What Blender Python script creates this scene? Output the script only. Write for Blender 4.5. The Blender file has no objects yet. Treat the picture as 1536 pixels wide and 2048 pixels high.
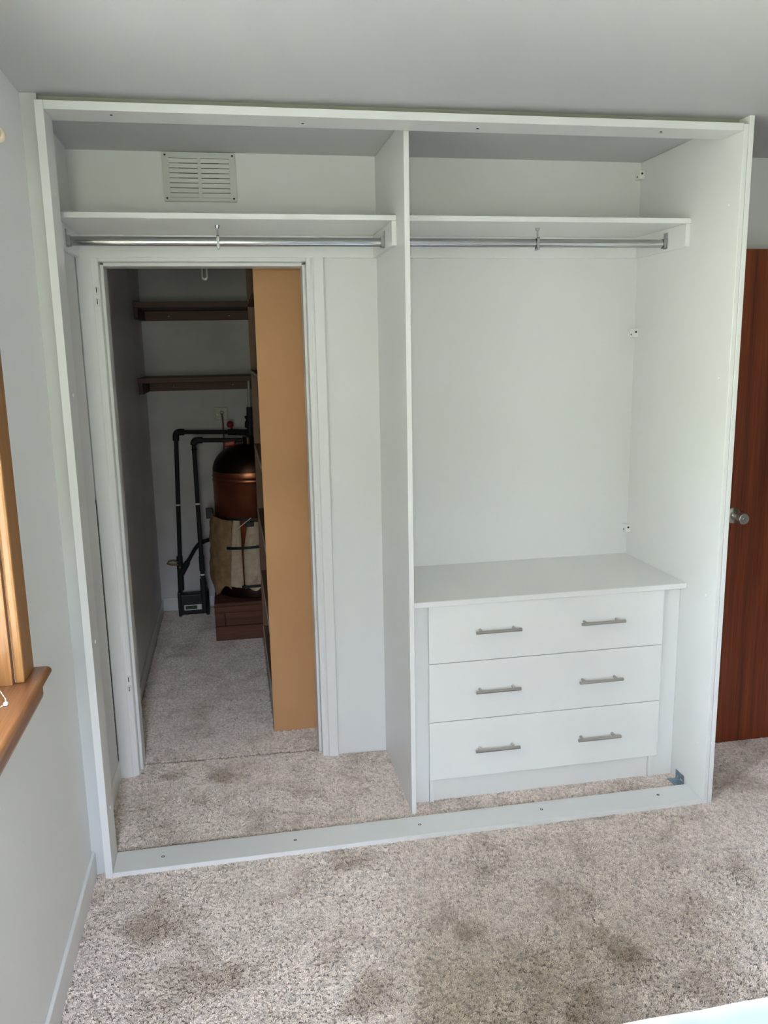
import bpy, bmesh, math, random
from mathutils import Vector, Matrix, noise
random.seed(7)
S = bpy.context.scene
C = S.collection
PI = math.pi

# ------------------------------------------------------------------ camera
cd = bpy.data.cameras.new('camera'); cam = bpy.data.objects.new('camera', cd); C.objects.link(cam)
cd.sensor_fit = 'HORIZONTAL'; cd.sensor_width = 36.0; cd.lens = 36.0 * 1651.35 / 1536.0
cd.clip_start = 0.02; cd.clip_end = 200
cam.location = (0.48497, -2.55341, 1.68828)
cam.rotation_euler = (1.3770961, 0.0182418, -0.1832859)
S.camera = cam

# ------------------------------------------------------------------ sky, lights, exposure
w = bpy.data.worlds.new('sky'); S.world = w; w.use_nodes = True
wn = w.node_tree; wn.nodes.clear()
wo = wn.nodes.new('ShaderNodeOutputWorld'); wb = wn.nodes.new('ShaderNodeBackground')
tc = wn.nodes.new('ShaderNodeTexCoord'); sx = wn.nodes.new('ShaderNodeSeparateXYZ')
mr = wn.nodes.new('ShaderNodeMapRange'); cr = wn.nodes.new('ShaderNodeValToRGB')
mr.inputs['From Min'].default_value = -1; mr.inputs['From Max'].default_value = 1
wn.links.new(tc.outputs['Generated'], sx.inputs[0]); wn.links.new(sx.outputs['Z'], mr.inputs['Value'])
wn.links.new(mr.outputs[0], cr.inputs[0]); wn.links.new(cr.outputs[0], wb.inputs['Color']); wn.links.new(wb.outputs[0], wo.inputs['Surface'])
e = cr.color_ramp.elements
e[0].position = 0.0; e[0].color = (0.50, 0.53, 0.40, 1)        # lawn seen from the window
e[1].position = 1.0; e[1].color = (1.75, 2.02, 2.85, 1)
for p_, c_ in ((0.50, (0.52, 0.55, 0.43, 1)), (0.57, (0.42, 0.45, 0.37, 1)), (0.62, (1.04, 1.11, 1.34, 1))):
    n_ = e.new(p_); n_.color = c_
wb.inputs['Strength'].default_value = 13.0

sun = bpy.data.lights.new('sun', 'SUN'); sun.energy = 6.0; sun.angle = math.radians(2); sun.color = (1.0, 0.90, 0.74)
so = bpy.data.objects.new('sun', sun); C.objects.link(so)
so.rotation_euler = Vector((0.30, 0.62, -1.0)).to_track_quat('-Z', 'Y').to_euler()

def portal(name, loc, rot, sx_, sy_):
    l = bpy.data.lights.new(name, 'AREA'); l.shape = 'RECTANGLE'; l.size = sx_; l.size_y = sy_
    l.cycles.is_portal = True
    o = bpy.data.objects.new(name, l); C.objects.link(o); o.location = loc; o.rotation_euler = rot
WL = dict(y0=-2.75, y1=-0.612, z0=0.944, z1=2.10)      # window in the left wall
WB = dict(x0=0.02, x1=0.56, z0=0.95, z1=2.10)          # unseen window added behind the camera for frontal fill
portal('portal_left', (-0.21, (WL['y0']+WL['y1'])/2, (WL['z0']+WL['z1'])/2), Vector((1, 0, 0)).to_track_quat('-Z', 'Y').to_euler(), WL['y1']-WL['y0'], WL['z1']-WL['z0'])
portal('portal_rear', ((WB['x0']+WB['x1'])/2, -3.77, (WB['z0']+WB['z1'])/2), Vector((0, 1, 0)).to_track_quat('-Z', 'Y').to_euler(), WB['x1']-WB['x0'], WB['z1']-WB['z0'])

S.view_settings.view_transform = 'Standard'; S.view_settings.look = 'None'
S.view_settings.exposure = 2.0; S.view_settings.gamma = 1.0; S.view_settings.use_curve_mapping = False
S.cycles.use_denoising = True
S.cycles.max_bounces = 14; S.cycles.diffuse_bounces = 8
S.cycles.sample_clamp_indirect = 6

# ------------------------------------------------------------------ materials
MATS = {}
def srgb(r, g, b):
    f = lambda c: ((c/255)/12.92 if c/255 <= 0.04045 else ((c/255+0.055)/1.055)**2.4)
    return (f(r), f(g), f(b), 1)
def mat(name, col, rough=0.5, metal=0.0, spec=0.5, noise_scale=None, var=0.0, bump=0.0, bump_scale=200.0, stretch=None, coat=0.0, trans=0.0):
    if name in MATS: return MATS[name]
    m = bpy.data.materials.new(name); m.use_nodes = True
    nt = m.node_tree; b = nt.nodes['Principled BSDF']
    b.inputs['Base Color'].default_value = col; b.inputs['Roughness'].default_value = rough
    b.inputs['Metallic'].default_value = metal; b.inputs['Specular IOR Level'].default_value = spec
    if coat: b.inputs['Coat Weight'].default_value = coat; b.inputs['Coat Roughness'].default_value = 0.15
    co = nt.nodes.new('ShaderNodeTexCoord')
    src = co.outputs['Object']
    if stretch:
        mp = nt.nodes.new('ShaderNodeMapping'); mp.inputs['Scale'].default_value = stretch
        nt.links.new(src, mp.inputs['Vector']); src = mp.outputs[0]
    if noise_scale:
        n = nt.nodes.new('ShaderNodeTexNoise'); n.inputs['Scale'].default_value = noise_scale; n.inputs['Detail'].default_value = 6
        nt.links.new(src, n.inputs['Vector'])
        r = nt.nodes.new('ShaderNodeValToRGB')
        r.color_ramp.elements[0].position = 0.3; r.color_ramp.elements[1].position = 0.7
        r.color_ramp.elements[0].color = tuple(c*(1-var) for c in col[:3]) + (1,)
        r.color_ramp.elements[1].color = tuple(min(1, c*(1+var)) for c in col[:3]) + (1,)
        nt.links.new(n.outputs['Fac'], r.inputs[0]); nt.links.new(r.outputs[0], b.inputs['Base Color'])
    if bump:
        n2 = nt.nodes.new('ShaderNodeTexNoise'); n2.inputs['Scale'].default_value = bump_scale; n2.inputs['Detail'].default_value = 4
        nt.links.new(src, n2.inputs['Vector'])
        bp = nt.nodes.new('ShaderNodeBump'); bp.inputs['Strength'].default_value = bump; bp.inputs['Distance'].default_value = 0.002
        nt.links.new(n2.outputs['Fac'], bp.inputs['Height']); nt.links.new(bp.outputs[0], b.inputs['Normal'])
    MATS[name] = m
    return m
def wood(name, dark, light, axis='Z', scale=14, rough=0.4, ring=0.0, coat=0.0, squash=0.045):
    """straight-grained timber: noise stretched along the grain axis"""
    if name in MATS: return MATS[name]
    m = bpy.data.materials.new(name); m.use_nodes = True; nt = m.node_tree; b = nt.nodes['Principled BSDF']
    co = nt.nodes.new('ShaderNodeTexCoord'); mp = nt.nodes.new('ShaderNodeMapping')
    sc = [1, 1, 1]; sc['XYZ'.index(axis)] = squash; mp.inputs['Scale'].default_value = sc
    nt.links.new(co.outputs['Object'], mp.inputs['Vector'])
    n1 = nt.nodes.new('ShaderNodeTexNoise'); n1.inputs['Scale'].default_value = scale; n1.inputs['Detail'].default_value = 8; n1.inputs['Roughness'].default_value = 0.6
    n2 = nt.nodes.new('ShaderNodeTexNoise'); n2.inputs['Scale'].default_value = scale*14; n2.inputs['Detail'].default_value = 3
    for n in (n1, n2): nt.links.new(mp.outputs[0], n.inputs['Vector'])
    mx = nt.nodes.new('ShaderNodeMix'); mx.data_type = 'FLOAT'; mx.inputs['Factor'].default_value = 0.35
    nt.links.new(n1.outputs['Fac'], mx.inputs['A']); nt.links.new(n2.outputs['Fac'], mx.inputs['B'])
    r = nt.nodes.new('ShaderNodeValToRGB'); r.color_ramp.elements[0].position = 0.36; r.color_ramp.elements[1].position = 0.64
    r.color_ramp.elements[0].color = dark; r.color_ramp.elements[1].color = light
    nt.links.new(mx.outputs['Result'], r.inputs[0]); nt.links.new(r.outputs[0], b.inputs['Base Color'])
    b.inputs['Roughness'].default_value = rough
    if coat: b.inputs['Coat Weight'].default_value = coat; b.inputs['Coat Roughness'].default_value = 0.2
    bp = nt.nodes.new('ShaderNodeBump'); bp.inputs['Strength'].default_value = 0.12; bp.inputs['Distance'].default_value = 0.001
    nt.links.new(n2.outputs['Fac'], bp.inputs['Height']); nt.links.new(bp.outputs[0], b.inputs['Normal'])
    MATS[name] = m; return m

M_MEL = mat('white_melamine', (0.77, 0.77, 0.76, 1), rough=0.30, spec=0.5)
M_EDGE = mat('white_edging', (0.83, 0.83, 0.82, 1), rough=0.38)
M_WALL = mat('wall_paint', (0.73, 0.73, 0.725, 1), rough=0.55, spec=0.35, bump=0.08, bump_scale=90)
M_WALLL = mat('window_wall_paint', (0.84, 0.84, 0.84, 1), rough=0.5, spec=0.35, bump=0.08, bump_scale=90)
M_SCRIBESH = mat('shaded_scribe', (0.60, 0.605, 0.595, 1), rough=0.6, spec=0.3)  # wall paint greyed to carry the recess shade on the scribe strip
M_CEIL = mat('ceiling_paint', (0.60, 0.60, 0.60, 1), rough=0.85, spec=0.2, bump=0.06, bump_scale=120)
M_TRIM = mat('gloss_trim_paint', (0.76, 0.755, 0.755, 1), rough=0.30, bump=0.05, bump_scale=40)
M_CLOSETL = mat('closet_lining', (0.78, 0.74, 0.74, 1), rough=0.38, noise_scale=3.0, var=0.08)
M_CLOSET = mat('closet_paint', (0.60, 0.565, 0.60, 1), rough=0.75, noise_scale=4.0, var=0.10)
M_CHROME = mat('chrome', (0.45, 0.46, 0.47, 1), rough=0.15, metal=1.0)
M_STEEL = mat('brushed_steel', (0.47, 0.45, 0.43, 1), rough=0.32, metal=1.0)
M_GALV = mat('galvanised_steel', (0.30, 0.40, 0.47, 1), rough=0.4, metal=0.85, noise_scale=60, var=0.2)
M_NICKEL = mat('satin_nickel', (0.66, 0.64, 0.60, 1), rough=0.30, metal=1.0)
M_PLAST = mat('white_plastic', (0.80, 0.80, 0.78, 1), rough=0.35)
M_VENT = mat('grey_vent_plastic', (0.55, 0.56, 0.53, 1), rough=0.45)
M_BLACK = mat('black_hole', (0.006, 0.006, 0.006, 1), rough=0.9, spec=0.1)
M_DSCREW = mat('dark_screw', (0.02, 0.02, 0.02, 1), rough=0.4, metal=0.6)
M_MDF = mat('raw_mdf', (0.57, 0.315, 0.15, 1), rough=0.7, spec=0.25, noise_scale=2.2, var=0.09, bump=0.05, bump_scale=700)
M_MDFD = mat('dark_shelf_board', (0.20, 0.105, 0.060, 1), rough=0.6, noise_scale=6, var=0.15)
M_PALEEDGE = mat('pale_shelf_edge', (0.74, 0.67, 0.60, 1), rough=0.5)
M_LAG = mat('black_pipe_lagging', (0.012, 0.014, 0.018, 1), rough=0.7, bump=0.3, bump_scale=150)
M_BLKPL = mat('black_plastic', (0.010, 0.010, 0.012, 1), rough=0.5)
M_COPPER = mat('aged_copper', (0.42, 0.155, 0.085, 1), rough=0.36, metal=1.0, noise_scale=5, var=0.25)
M_COPDK = mat('dark_copper', (0.045, 0.022, 0.016, 1), rough=0.42, metal=0.9, noise_scale=4, var=0.4)  # much darker copper tone for the dome and base ring
M_FLAP = mat('brown_lagging_felt', (0.34, 0.215, 0.12, 1), rough=0.95, spec=0.1, noise_scale=22, var=0.25, bump=0.6, bump_scale=70)
M_PAD = mat('cream_lagging_pad', (0.62, 0.50, 0.36, 1), rough=0.9, spec=0.15, noise_scale=26, var=0.16, bump=0.7, bump_scale=45)
M_RED = mat('red_valve_paint', (0.28, 0.020, 0.022, 1), rough=0.4)
M_BRASS = mat('old_brass', (0.22, 0.12, 0.05, 1), rough=0.45, metal=0.8)
M_SILVER = mat('silver_label', (0.72, 0.74, 0.72, 1), rough=0.35)
M_LCD = mat('green_grey_screen', (0.07, 0.09, 0.07, 1), rough=0.25)
M_CABLE = mat('pinkish_cable', (0.16, 0.10, 0.09, 1), rough=0.5)
M_WCABLE = mat('white_cable', (0.75, 0.72, 0.66, 1), rough=0.5)
M_OUTLET = mat('old_socket_plastic', (0.40, 0.38, 0.35, 1), rough=0.4)
M_BULB = mat('frosted_tube', (0.85, 0.85, 0.82, 1), rough=0.3)
M_SHELFW = wood('dark_rimu', srgb(60, 25, 16), srgb(92, 42, 27), axis='X', scale=10, rough=0.55)
M_CRATE = wood('rough_crate_timber', srgb(72, 42, 31), srgb(116, 73, 54), axis='X', scale=12, rough=0.8)
M_DOORW = wood('mahogany_veneer', srgb(84, 34, 15), srgb(142, 68, 36), axis='Z', scale=22, rough=0.45, squash=0.025)
M_WINW = wood('varnished_pine', srgb(142, 93, 50), srgb(182, 133, 82), axis='Z', scale=16, rough=0.35, coat=0.4)
M_SILLW = wood('varnished_sill', srgb(108, 64, 38), srgb(160, 108, 67), axis='Y', scale=16, rough=0.28, coat=0.5)
M_BEAD = mat('clear_bead', (0.85, 0.84, 0.80, 1), rough=0.15)
M_POLE = mat('beige_pole', (0.62, 0.52, 0.40, 1), rough=0.45)

# translucent roller-blind cloth
m = bpy.data.materials.new('blind_cloth'); m.use_nodes = True; nt = m.node_tree
b = nt.nodes['Principled BSDF']; b.inputs['Base Color'].default_value = (0.72, 0.72, 0.70, 1); b.inputs['Roughness'].default_value = 0.8
tl = nt.nodes.new('ShaderNodeBsdfTranslucent'); tl.inputs['Color'].default_value = (0.85, 0.85, 0.84, 1)
mx = nt.nodes.new('ShaderNodeMixShader'); mx.inputs[0].default_value = 0.72
nt.links.new(b.outputs[0], mx.inputs[1]); nt.links.new(tl.outputs[0], mx.inputs[2]); nt.links.new(mx.outputs[0], nt.nodes['Material Output'].inputs['Surface'])
M_CLOTH = m
# window pane: clear with a fresnel sheen
m = bpy.data.materials.new('window_glass'); m.use_nodes = True; nt = m.node_tree; nt.nodes.remove(nt.nodes['Principled BSDF'])
tr = nt.nodes.new('ShaderNodeBsdfTransparent'); tr.inputs['Color'].default_value = (0.95, 0.97, 0.96, 1); gl = nt.nodes.new('ShaderNodeBsdfGlossy'); gl.inputs['Roughness'].default_value = 0.02
fr = nt.nodes.new('ShaderNodeFresnel'); mx = nt.nodes.new('ShaderNodeMixShader')
nt.links.new(fr.outputs[0], mx.inputs[0]); nt.links.new(tr.outputs[0], mx.inputs[1]); nt.links.new(gl.outputs[0], mx.inputs[2])
nt.links.new(mx.outputs[0], nt.nodes['Material Output'].inputs['Surface'])
M_GLASS = m
# carpet: nap patches in world space, per-tuft variation
NAP = [(.21, -.26, .13, .22), (.03, -.11, .10, .18), (.32, -.49, .14, .22), (1.43, -.58, .07, .26), (1.08, -.47, .06, .20), (1.51, -.65, .055, .24), (1.62, -.81, .11, .24),
       (1.39, -.36, .05, .16), (1.31, -.81, .07, .20), (.65, -.52, .07, .14), (.78, -.66, .10, .16), (.80, -.06, .12, .12), (.18, .64, .06, .20), (.27, .48, .07, .20), (.37, .60, .07, .20),
       (.58, .20, .12, .14), (.05, .45, .09, .16), (.35, 1.44, .10, .16), (.05, 2.2, .20, .14), (.50, 1.22, .08, .14), (2.35, .15, .14, .16), (2.0, -.30, .10, .10)]
def carpet_mat(name, gain, tuft):
    m = bpy.data.materials.new(name); m.use_nodes = True; nt = m.node_tree; b = nt.nodes['Principled BSDF']
    b.inputs['Roughness'].default_value = 0.95; b.inputs['Specular IOR Level'].default_value = 0.1
    ge = nt.nodes.new('ShaderNodeNewGeometry')
    n1 = nt.nodes.new('ShaderNodeTexNoise'); n1.inputs['Scale'].default_value = 6.0; n1.inputs['Detail'].default_value = 5; n1.inputs['Roughness'].default_value = 0.62
    n1.inputs['Distortion'].default_value = 0.5
    nt.links.new(ge.outputs['Position'], n1.inputs['Vector'])
    nw = nt.nodes.new('ShaderNodeTexNoise'); nw.inputs['Scale'].default_value = 9; nw.inputs['Detail'].default_value = 3
    nt.links.new(ge.outputs['Position'], nw.inputs['Vector'])
    ws = nt.nodes.new('ShaderNodeVectorMath'); ws.operation = 'MULTIPLY_ADD'; ws.inputs[1].default_value = (.16, .16, 0); ws.inputs[2].default_value = (-.08, -.08, 0)
    nt.links.new(nw.outputs['Color'], ws.inputs[0])
    wp = nt.nodes.new('ShaderNodeVectorMath'); wp.operation = 'ADD'; nt.links.new(ws.outputs[0], wp.inputs[0]); nt.links.new(ge.outputs['Position'], wp.inputs[1])
    last = n1.outputs['Fac']
    for (px, py, rad, amt) in NAP:                       # trodden spots where the nap lies the other way
        di = nt.nodes.new('ShaderNodeVectorMath'); di.operation = 'DISTANCE'; di.inputs[1].default_value = (px, py, 0)
        nt.links.new(wp.outputs[0], di.inputs[0])
        q = nt.nodes.new('ShaderNodeMapRange'); q.interpolation_type = 'SMOOTHSTEP'; q.inputs['From Min'].default_value = rad*.45; q.inputs['From Max'].default_value = rad*1.15
        q.inputs['To Min'].default_value = amt*.82; q.inputs['To Max'].default_value = 0.0
        nt.links.new(di.outputs['Value'], q.inputs['Value'])
        sb = nt.nodes.new('ShaderNodeMath'); sb.operation = 'SUBTRACT'; nt.links.new(last, sb.inputs[0]); nt.links.new(q.outputs[0], sb.inputs[1]); last = sb.outputs[0]
    r = nt.nodes.new('ShaderNodeValToRGB'); el = r.color_ramp.elements
    el[0].position = 0.24; el[1].position = 0.50
    el[0].color = (0.365*gain, 0.300*gain, 0.247*gain, 1); el[1].color = (0.535*gain, 0.470*gain, 0.428*gain, 1)
    nt.links.new(last, r.inputs[0])
    oi = nt.nodes.new('ShaderNodeObjectInfo')
    mr = nt.nodes.new('ShaderNodeMapRange'); mr.inputs['To Min'].default_value = 0.72; mr.inputs['To Max'].default_value = 1.22
    if tuft: nt.links.new(oi.outputs['Random'], mr.inputs['Value'])
    else:
        v = nt.nodes.new('ShaderNodeTexNoise'); v.inputs['Scale'].default_value = 260
        nt.links.new(ge.outputs['Position'], v.inputs['Vector']); nt.links.new(v.outputs['Fac'], mr.inputs['Value'])
    mm = nt.nodes.new('ShaderNodeMix'); mm.data_type = 'RGBA'; mm.blend_type = 'MULTIPLY'; mm.inputs['Factor'].default_value = 1
    nt.links.new(r.outputs[0], mm.inputs['A']); nt.links.new(mr.outputs[0], mm.inputs['B'])
    nt.links.new(mm.outputs['Result'], b.inputs['Base Color'])
    return m
M_CARPET = carpet_mat('carpet_backing', 1.1, False)
M_TUFT = carpet_mat('carpet_tuft', 1.70, True)
# bed cover: white with soft pale-blue bands
m = bpy.data.materials.new('bed_cover_cloth'); m.use_nodes = True; nt = m.node_tree; b = nt.nodes['Principled BSDF']; b.inputs['Roughness'].default_value = 0.9
ge = nt.nodes.new('ShaderNodeNewGeometry'); wv = nt.nodes.new('ShaderNodeTexWave'); wv.bands_direction = 'Y'
wv.inputs['Scale'].default_value = 2.6; wv.inputs['Distortion'].default_value = 2.2; wv.inputs['Detail'].default_value = 2; wv.inputs['Detail Scale'].default_value = 0.8
wv.inputs['Phase Offset'].default_value = 1.2
r = nt.nodes.new('ShaderNodeValToRGB'); r.color_ramp.elements[0].color = (0.485, 0.455, 0.455, 1); r.color_ramp.elements[1].color = (0.36, 0.43, 0.465, 1)
r.color_ramp.elements[0].position = 0.35; r.color_ramp.elements[1].position = 0.95
nt.links.new(ge.outputs['Position'], wv.inputs['Vector']); nt.links.new(wv.outputs['Fac'], r.inputs[0]); nt.links.new(r.outputs[0], b.inputs['Base Color'])
M_BED = m

# ------------------------------------------------------------------ mesh helpers (world coordinates; obj() rebases to the parent)
def B(): return bmesh.new()
def box(bm, x0, x1, y0, y1, z0, z1, bev=0.0, seg=1, rot=None, piv=None):
    r = bmesh.ops.create_cube(bm, size=1.0)
    vs = r['verts']
    for v in vs:
        v.co = Vector((x0+(v.co.x+.5)*(x1-x0), y0+(v.co.y+.5)*(y1-y0), z0+(v.co.z+.5)*(z1-z0)))
    if bev:
        es = list({e for v in vs for e in v.link_edges})
        rr = bmesh.ops.bevel(bm, geom=es, offset=bev, segments=seg, affect='EDGES', profile=0.6)
        vs = rr['verts']
    if rot:
        p = Vector(piv) if piv else Vector(((x0+x1)/2, (y0+y1)/2, (z0+z1)/2))
        al = {v for v in vs}
        bmesh.ops.rotate(bm, verts=list(al), cent=p, matrix=rot)
    return bm
def cyl(bm, a, b_, r, seg=20, r2=None, caps=True):
    a = Vector(a); b_ = Vector(b_); d = b_-a
    q = d.to_track_quat('Z', 'Y').to_matrix().to_4x4()
    bmesh.ops.create_cone(bm, cap_ends=caps, segments=seg, radius1=r, radius2=r if r2 is None else r2, depth=d.length,
                          matrix=Matrix.Translation((a+b_)/2) @ q)
    return bm
def sphere(bm, c, r, u=14, v=9, sc=(1, 1, 1)):
    bmesh.ops.create_uvsphere(bm, u_segments=u, v_segments=v, radius=r, matrix=Matrix.Translation(c) @ Matrix.Diagonal((sc[0], sc[1], sc[2], 1)))
    return bm
def lathe(bm, c, prof, seg=40, axis=Vector((0, 0, 1))):
    q = axis.to_track_quat('Z', 'Y').to_matrix()
    rings = []
    for (r, h) in prof:
        ring = []
        if r < 1e-6: ring = [bm.verts.new(Vector(c)+q @ Vector((0, 0, h)))]
        else:
            for k in range(seg):
                t = 2*PI*k/seg
                ring.append(bm.verts.new(Vector(c)+q @ Vector((r*math.cos(t), r*math.sin(t), h))))
        rings.append(ring)
    for a, b_ in zip(rings, rings[1:]):
        if len(a) == 1 and len(b_) == 1: continue
        for k in range(seg):
            k2 = (k+1) % seg
            if len(a) == 1: bm.faces.new((a[0], b_[k], b_[k2]))
            elif len(b_) == 1: bm.faces.new((a[k], a[k2], b_[0]))
            else: bm.faces.new((a[k], a[k2], b_[k2], b_[k]))
    if len(rings[0]) > 1: bm.faces.new(rings[0][::-1])
    if len(rings[-1]) > 1: bm.faces.new(rings[-1])
    return bm
def tube(bm, pts, r, seg=12, rz=None):
    """round (or oval, rz) tube along a polyline"""
    pts = [Vector(p) for p in pts]; rings = []
    up = Vector((0, 0, 1))
    for i, p in enumerate(pts):
        d = (pts[min(i+1, len(pts)-1)]-pts[max(i-1, 0)]).normalized()
        s = d.cross(up)
        if s.length < 1e-3: s = d.cross(Vector((0, 1, 0)))
        s.normalize(); t = s.cross(d).normalized()
        rings.append([bm.verts.new(p + s*r*math.cos(2*PI*k/seg) + t*(rz or r)*math.sin(2*PI*k/seg)) for k in range(seg)])
    for a, b_ in zip(rings, rings[1:]):
        for k in range(seg):
            bm.faces.new((a[k], a[(k+1) % seg], b_[(k+1) % seg], b_[k]))
    bm.faces.new(rings[0][::-1]); bm.faces.new(rings[-1])
    return bm
def bend(a, corner, c, r=0.03, n=6):
    """polyline with a rounded corner"""
    a, k, c = Vector(a), Vector(corner), Vector(c)
    p = k+(a-k).normalized()*r; q = k+(c-k).normalized()*r
    return [a]+[p*(1-t)**2+k*2*t*(1-t)+q*t*t for t in [i/n for i in range(n+1)]]+[c]
def prism(bm, pts, axis, a0, a1):
    """extrude a 2-D outline along an axis; pts in the other two axes (cyclic order yz / xz / xy)"""
    def mk(p, t):
        return Vector((t, p[0], p[1])) if axis == 'x' else Vector((p[0], t, p[1])) if axis == 'y' else Vector((p[0], p[1], t))
    A = [bm.verts.new(mk(p, a0)) for p in pts]; Z = [bm.verts.new(mk(p, a1)) for p in pts]
    n = len(pts)
    bm.faces.new(A[::-1]); bm.faces.new(Z)
    for i in range(n): bm.faces.new((A[i], A[(i+1) % n], Z[(i+1) % n], Z[i]))
    return bm
def wpos(o):
    v = Vector((0, 0, 0))
    while o is not None: v += o.location; o = o.parent
    return v
def obj(name, bm, m, parent=None, smooth=False, loc=None):
    bmesh.ops.recalc_face_normals(bm, faces=bm.faces)
    me = bpy.data.meshes.new(name)
    off = wpos(parent) if parent else Vector((0, 0, 0))
    own = Vector(loc)-off if loc else Vector((0, 0, 0))
    bmesh.ops.translate(bm, verts=bm.verts, vec=-(off+own))
    bm.to_mesh(me); bm.free()
    for mm in (m if isinstance(m, (list, tuple)) else [m]): me.materials.append(mm)
    if smooth:
        for p in me.polygons: p.use_smooth = True
        try: me.set_sharp_from_angle(angle=math.radians(40))
        except Exception: pass
    o = bpy.data.objects.new(name, me); C.objects.link(o); o.parent = parent; o.location = own
    return o
def tag(o, label=None, cat=None, group=None, kind=None):
    if label: o['label'] = label
    if cat: o['category'] = cat
    if group: o['group'] = group
    if kind: o['kind'] = kind
    return o
def thing(name, loc, label, cat, group=None):
    o = bpy.data.objects.new(name, None); C.objects.link(o); o.location = loc; o.empty_display_size = 0.1
    return tag(o, label, cat, group)
def struct(name, bm, m, parent=None, smooth=False):
    o = obj(name, bm, m, parent, smooth)
    if not parent: o['kind'] = 'structure'
    return o
def bx(name, m, parent, x0, x1, y0, y1, z0, z1, bev=0.0008, **k):
    return obj(name, box(B(), x0, x1, y0, y1, z0, z1, bev, **k), m, parent)
def copy_tree(o, parent=None, d=Vector((0, 0, 0))):
    c = o.copy(); C.objects.link(c); c.parent = parent
    if parent is None: c.location = o.location + d
    for ch in list(o.children): copy_tree(ch, c)
    return c

# ------------------------------------------------------------------ setting: shell
XL, CEIL, YB = -0.042, 2.40, 0.684
XR, YREAR, YC, XC = 3.30, -3.60, 2.93, 1.06     # right wall, wall behind camera, closet back, closet right
# wall_left with the window hole
bm = B()
box(bm, XL-.15, XL, YREAR-.15, WL['y0'], -.02, CEIL+.05); box(bm, XL-.15, XL, WL['y1'], YC+.12, -.02, CEIL+.05)
box(bm, XL-.15, XL, WL['y0'], WL['y1'], -.02, WL['z0']-.02); box(bm, XL-.15, XL, WL['y0'], WL['y1'], WL['z1'], CEIL+.05)
tag(struct('wall_left', bm, M_WALLL), 'pale grey painted wall with the timber window', kind='structure')
bm = B()
DX0, DX1, DZ = 0.030, 0.800, 2.036
box(bm, XL, DX0, YB, .80, -.02, CEIL); box(bm, DX1, 2.16, YB, .80, -.02, CEIL); box(bm, DX0, DX1, YB, .80, DZ, CEIL)
tag(struct('wall_back', bm, M_WALL), 'white wall at the back of the wardrobe, with the closet doorway')
struct('wall_alcove', box(B(), 2.1715, XR, .56, .70, -.02, CEIL), M_WALL)['label'] = 'grey wall above and behind the brown door'
bm = B(); box(bm, XR, XR+.12, YREAR-.15, -1.60, -.02, CEIL); box(bm, XR, XR+.12, .45, .70, -.02, CEIL)
struct('wall_right', bm, M_WALL)
bm = B(); box(bm, XR+.12, XR+1.8, -1.65, -1.60, -.02, CEIL); box(bm, XR+.12, XR+1.8, 1.0, 1.05, -.02, CEIL); box(bm, XR+1.8, XR+1.85, -1.65, 1.05, -.02, CEIL)
box(bm, XR-.02, XR+1.85, -1.65, 1.05, CEIL+.0005, CEIL+.05); box(bm, XR+.1, XR+1.85, -1.65, 1.05, -.07, -.02)
struct('wall_added_hall', bm, mat('added_dark_hall', (.10, .06, .04, 1), .5))['label'] = 'unseen dark hall added beyond the brown door to dim the alcove'  # dark walls added out of view to keep light off the alcove
bm = B()
box(bm, XL, WB['x0'], YREAR-.15, YREAR, -.02, CEIL); box(bm, WB['x1'], XR, YREAR-.15, YREAR, -.02, CEIL)
box(bm, WB['x0'], WB['x1'], YREAR-.15, YREAR, -.02, WB['z0']); box(bm, WB['x0'], WB['x1'], YREAR-.15, YREAR, WB['z1'], CEIL)
struct('wall_rear', bm, M_WALL)
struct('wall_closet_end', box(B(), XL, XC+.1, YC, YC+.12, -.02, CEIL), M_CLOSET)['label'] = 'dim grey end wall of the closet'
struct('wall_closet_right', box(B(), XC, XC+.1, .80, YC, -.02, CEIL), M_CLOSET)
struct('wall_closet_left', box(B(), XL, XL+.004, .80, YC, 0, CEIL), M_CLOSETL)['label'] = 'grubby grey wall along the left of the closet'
struct('ceiling', box(B(), XL, XR, YREAR, YC, CEIL, CEIL+.05), M_CEIL)['label'] = 'plain matt white ceiling'

# floor: slab, two carpets with a seam in the doorway, pile
fl = struct('floor', box(B(), XL-.1, XR+.1, YREAR-.1, YC+.1, -.06, -.012), M_BLACK)
fl['label'] = 'beige carpeted floor'
def seam(x, off): return .766-(x-.024)*.0382+off+.002*math.sin(x*17)
n = 24; xs = [XL+(XC-XL)*i/n for i in range(n+1)]
bm = B(); prism(bm, [(XL, YREAR), (XR, YREAR), (XR, .56), (2.1715, .56), (2.1715, YB), (XC, YB)]+[(x, seam(x, -.006)) for x in reversed(xs)], 'z', -.012, 0.0)
cp1 = obj('carpet', bm, M_CARPET, fl)
bm = B(); prism(bm, [(x, seam(x, .008)) for x in xs]+[(XC, YC), (XL, YC)], 'z', -.012, -.003)
cp2 = obj('carpet', bm, M_CARPET, fl)
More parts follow.
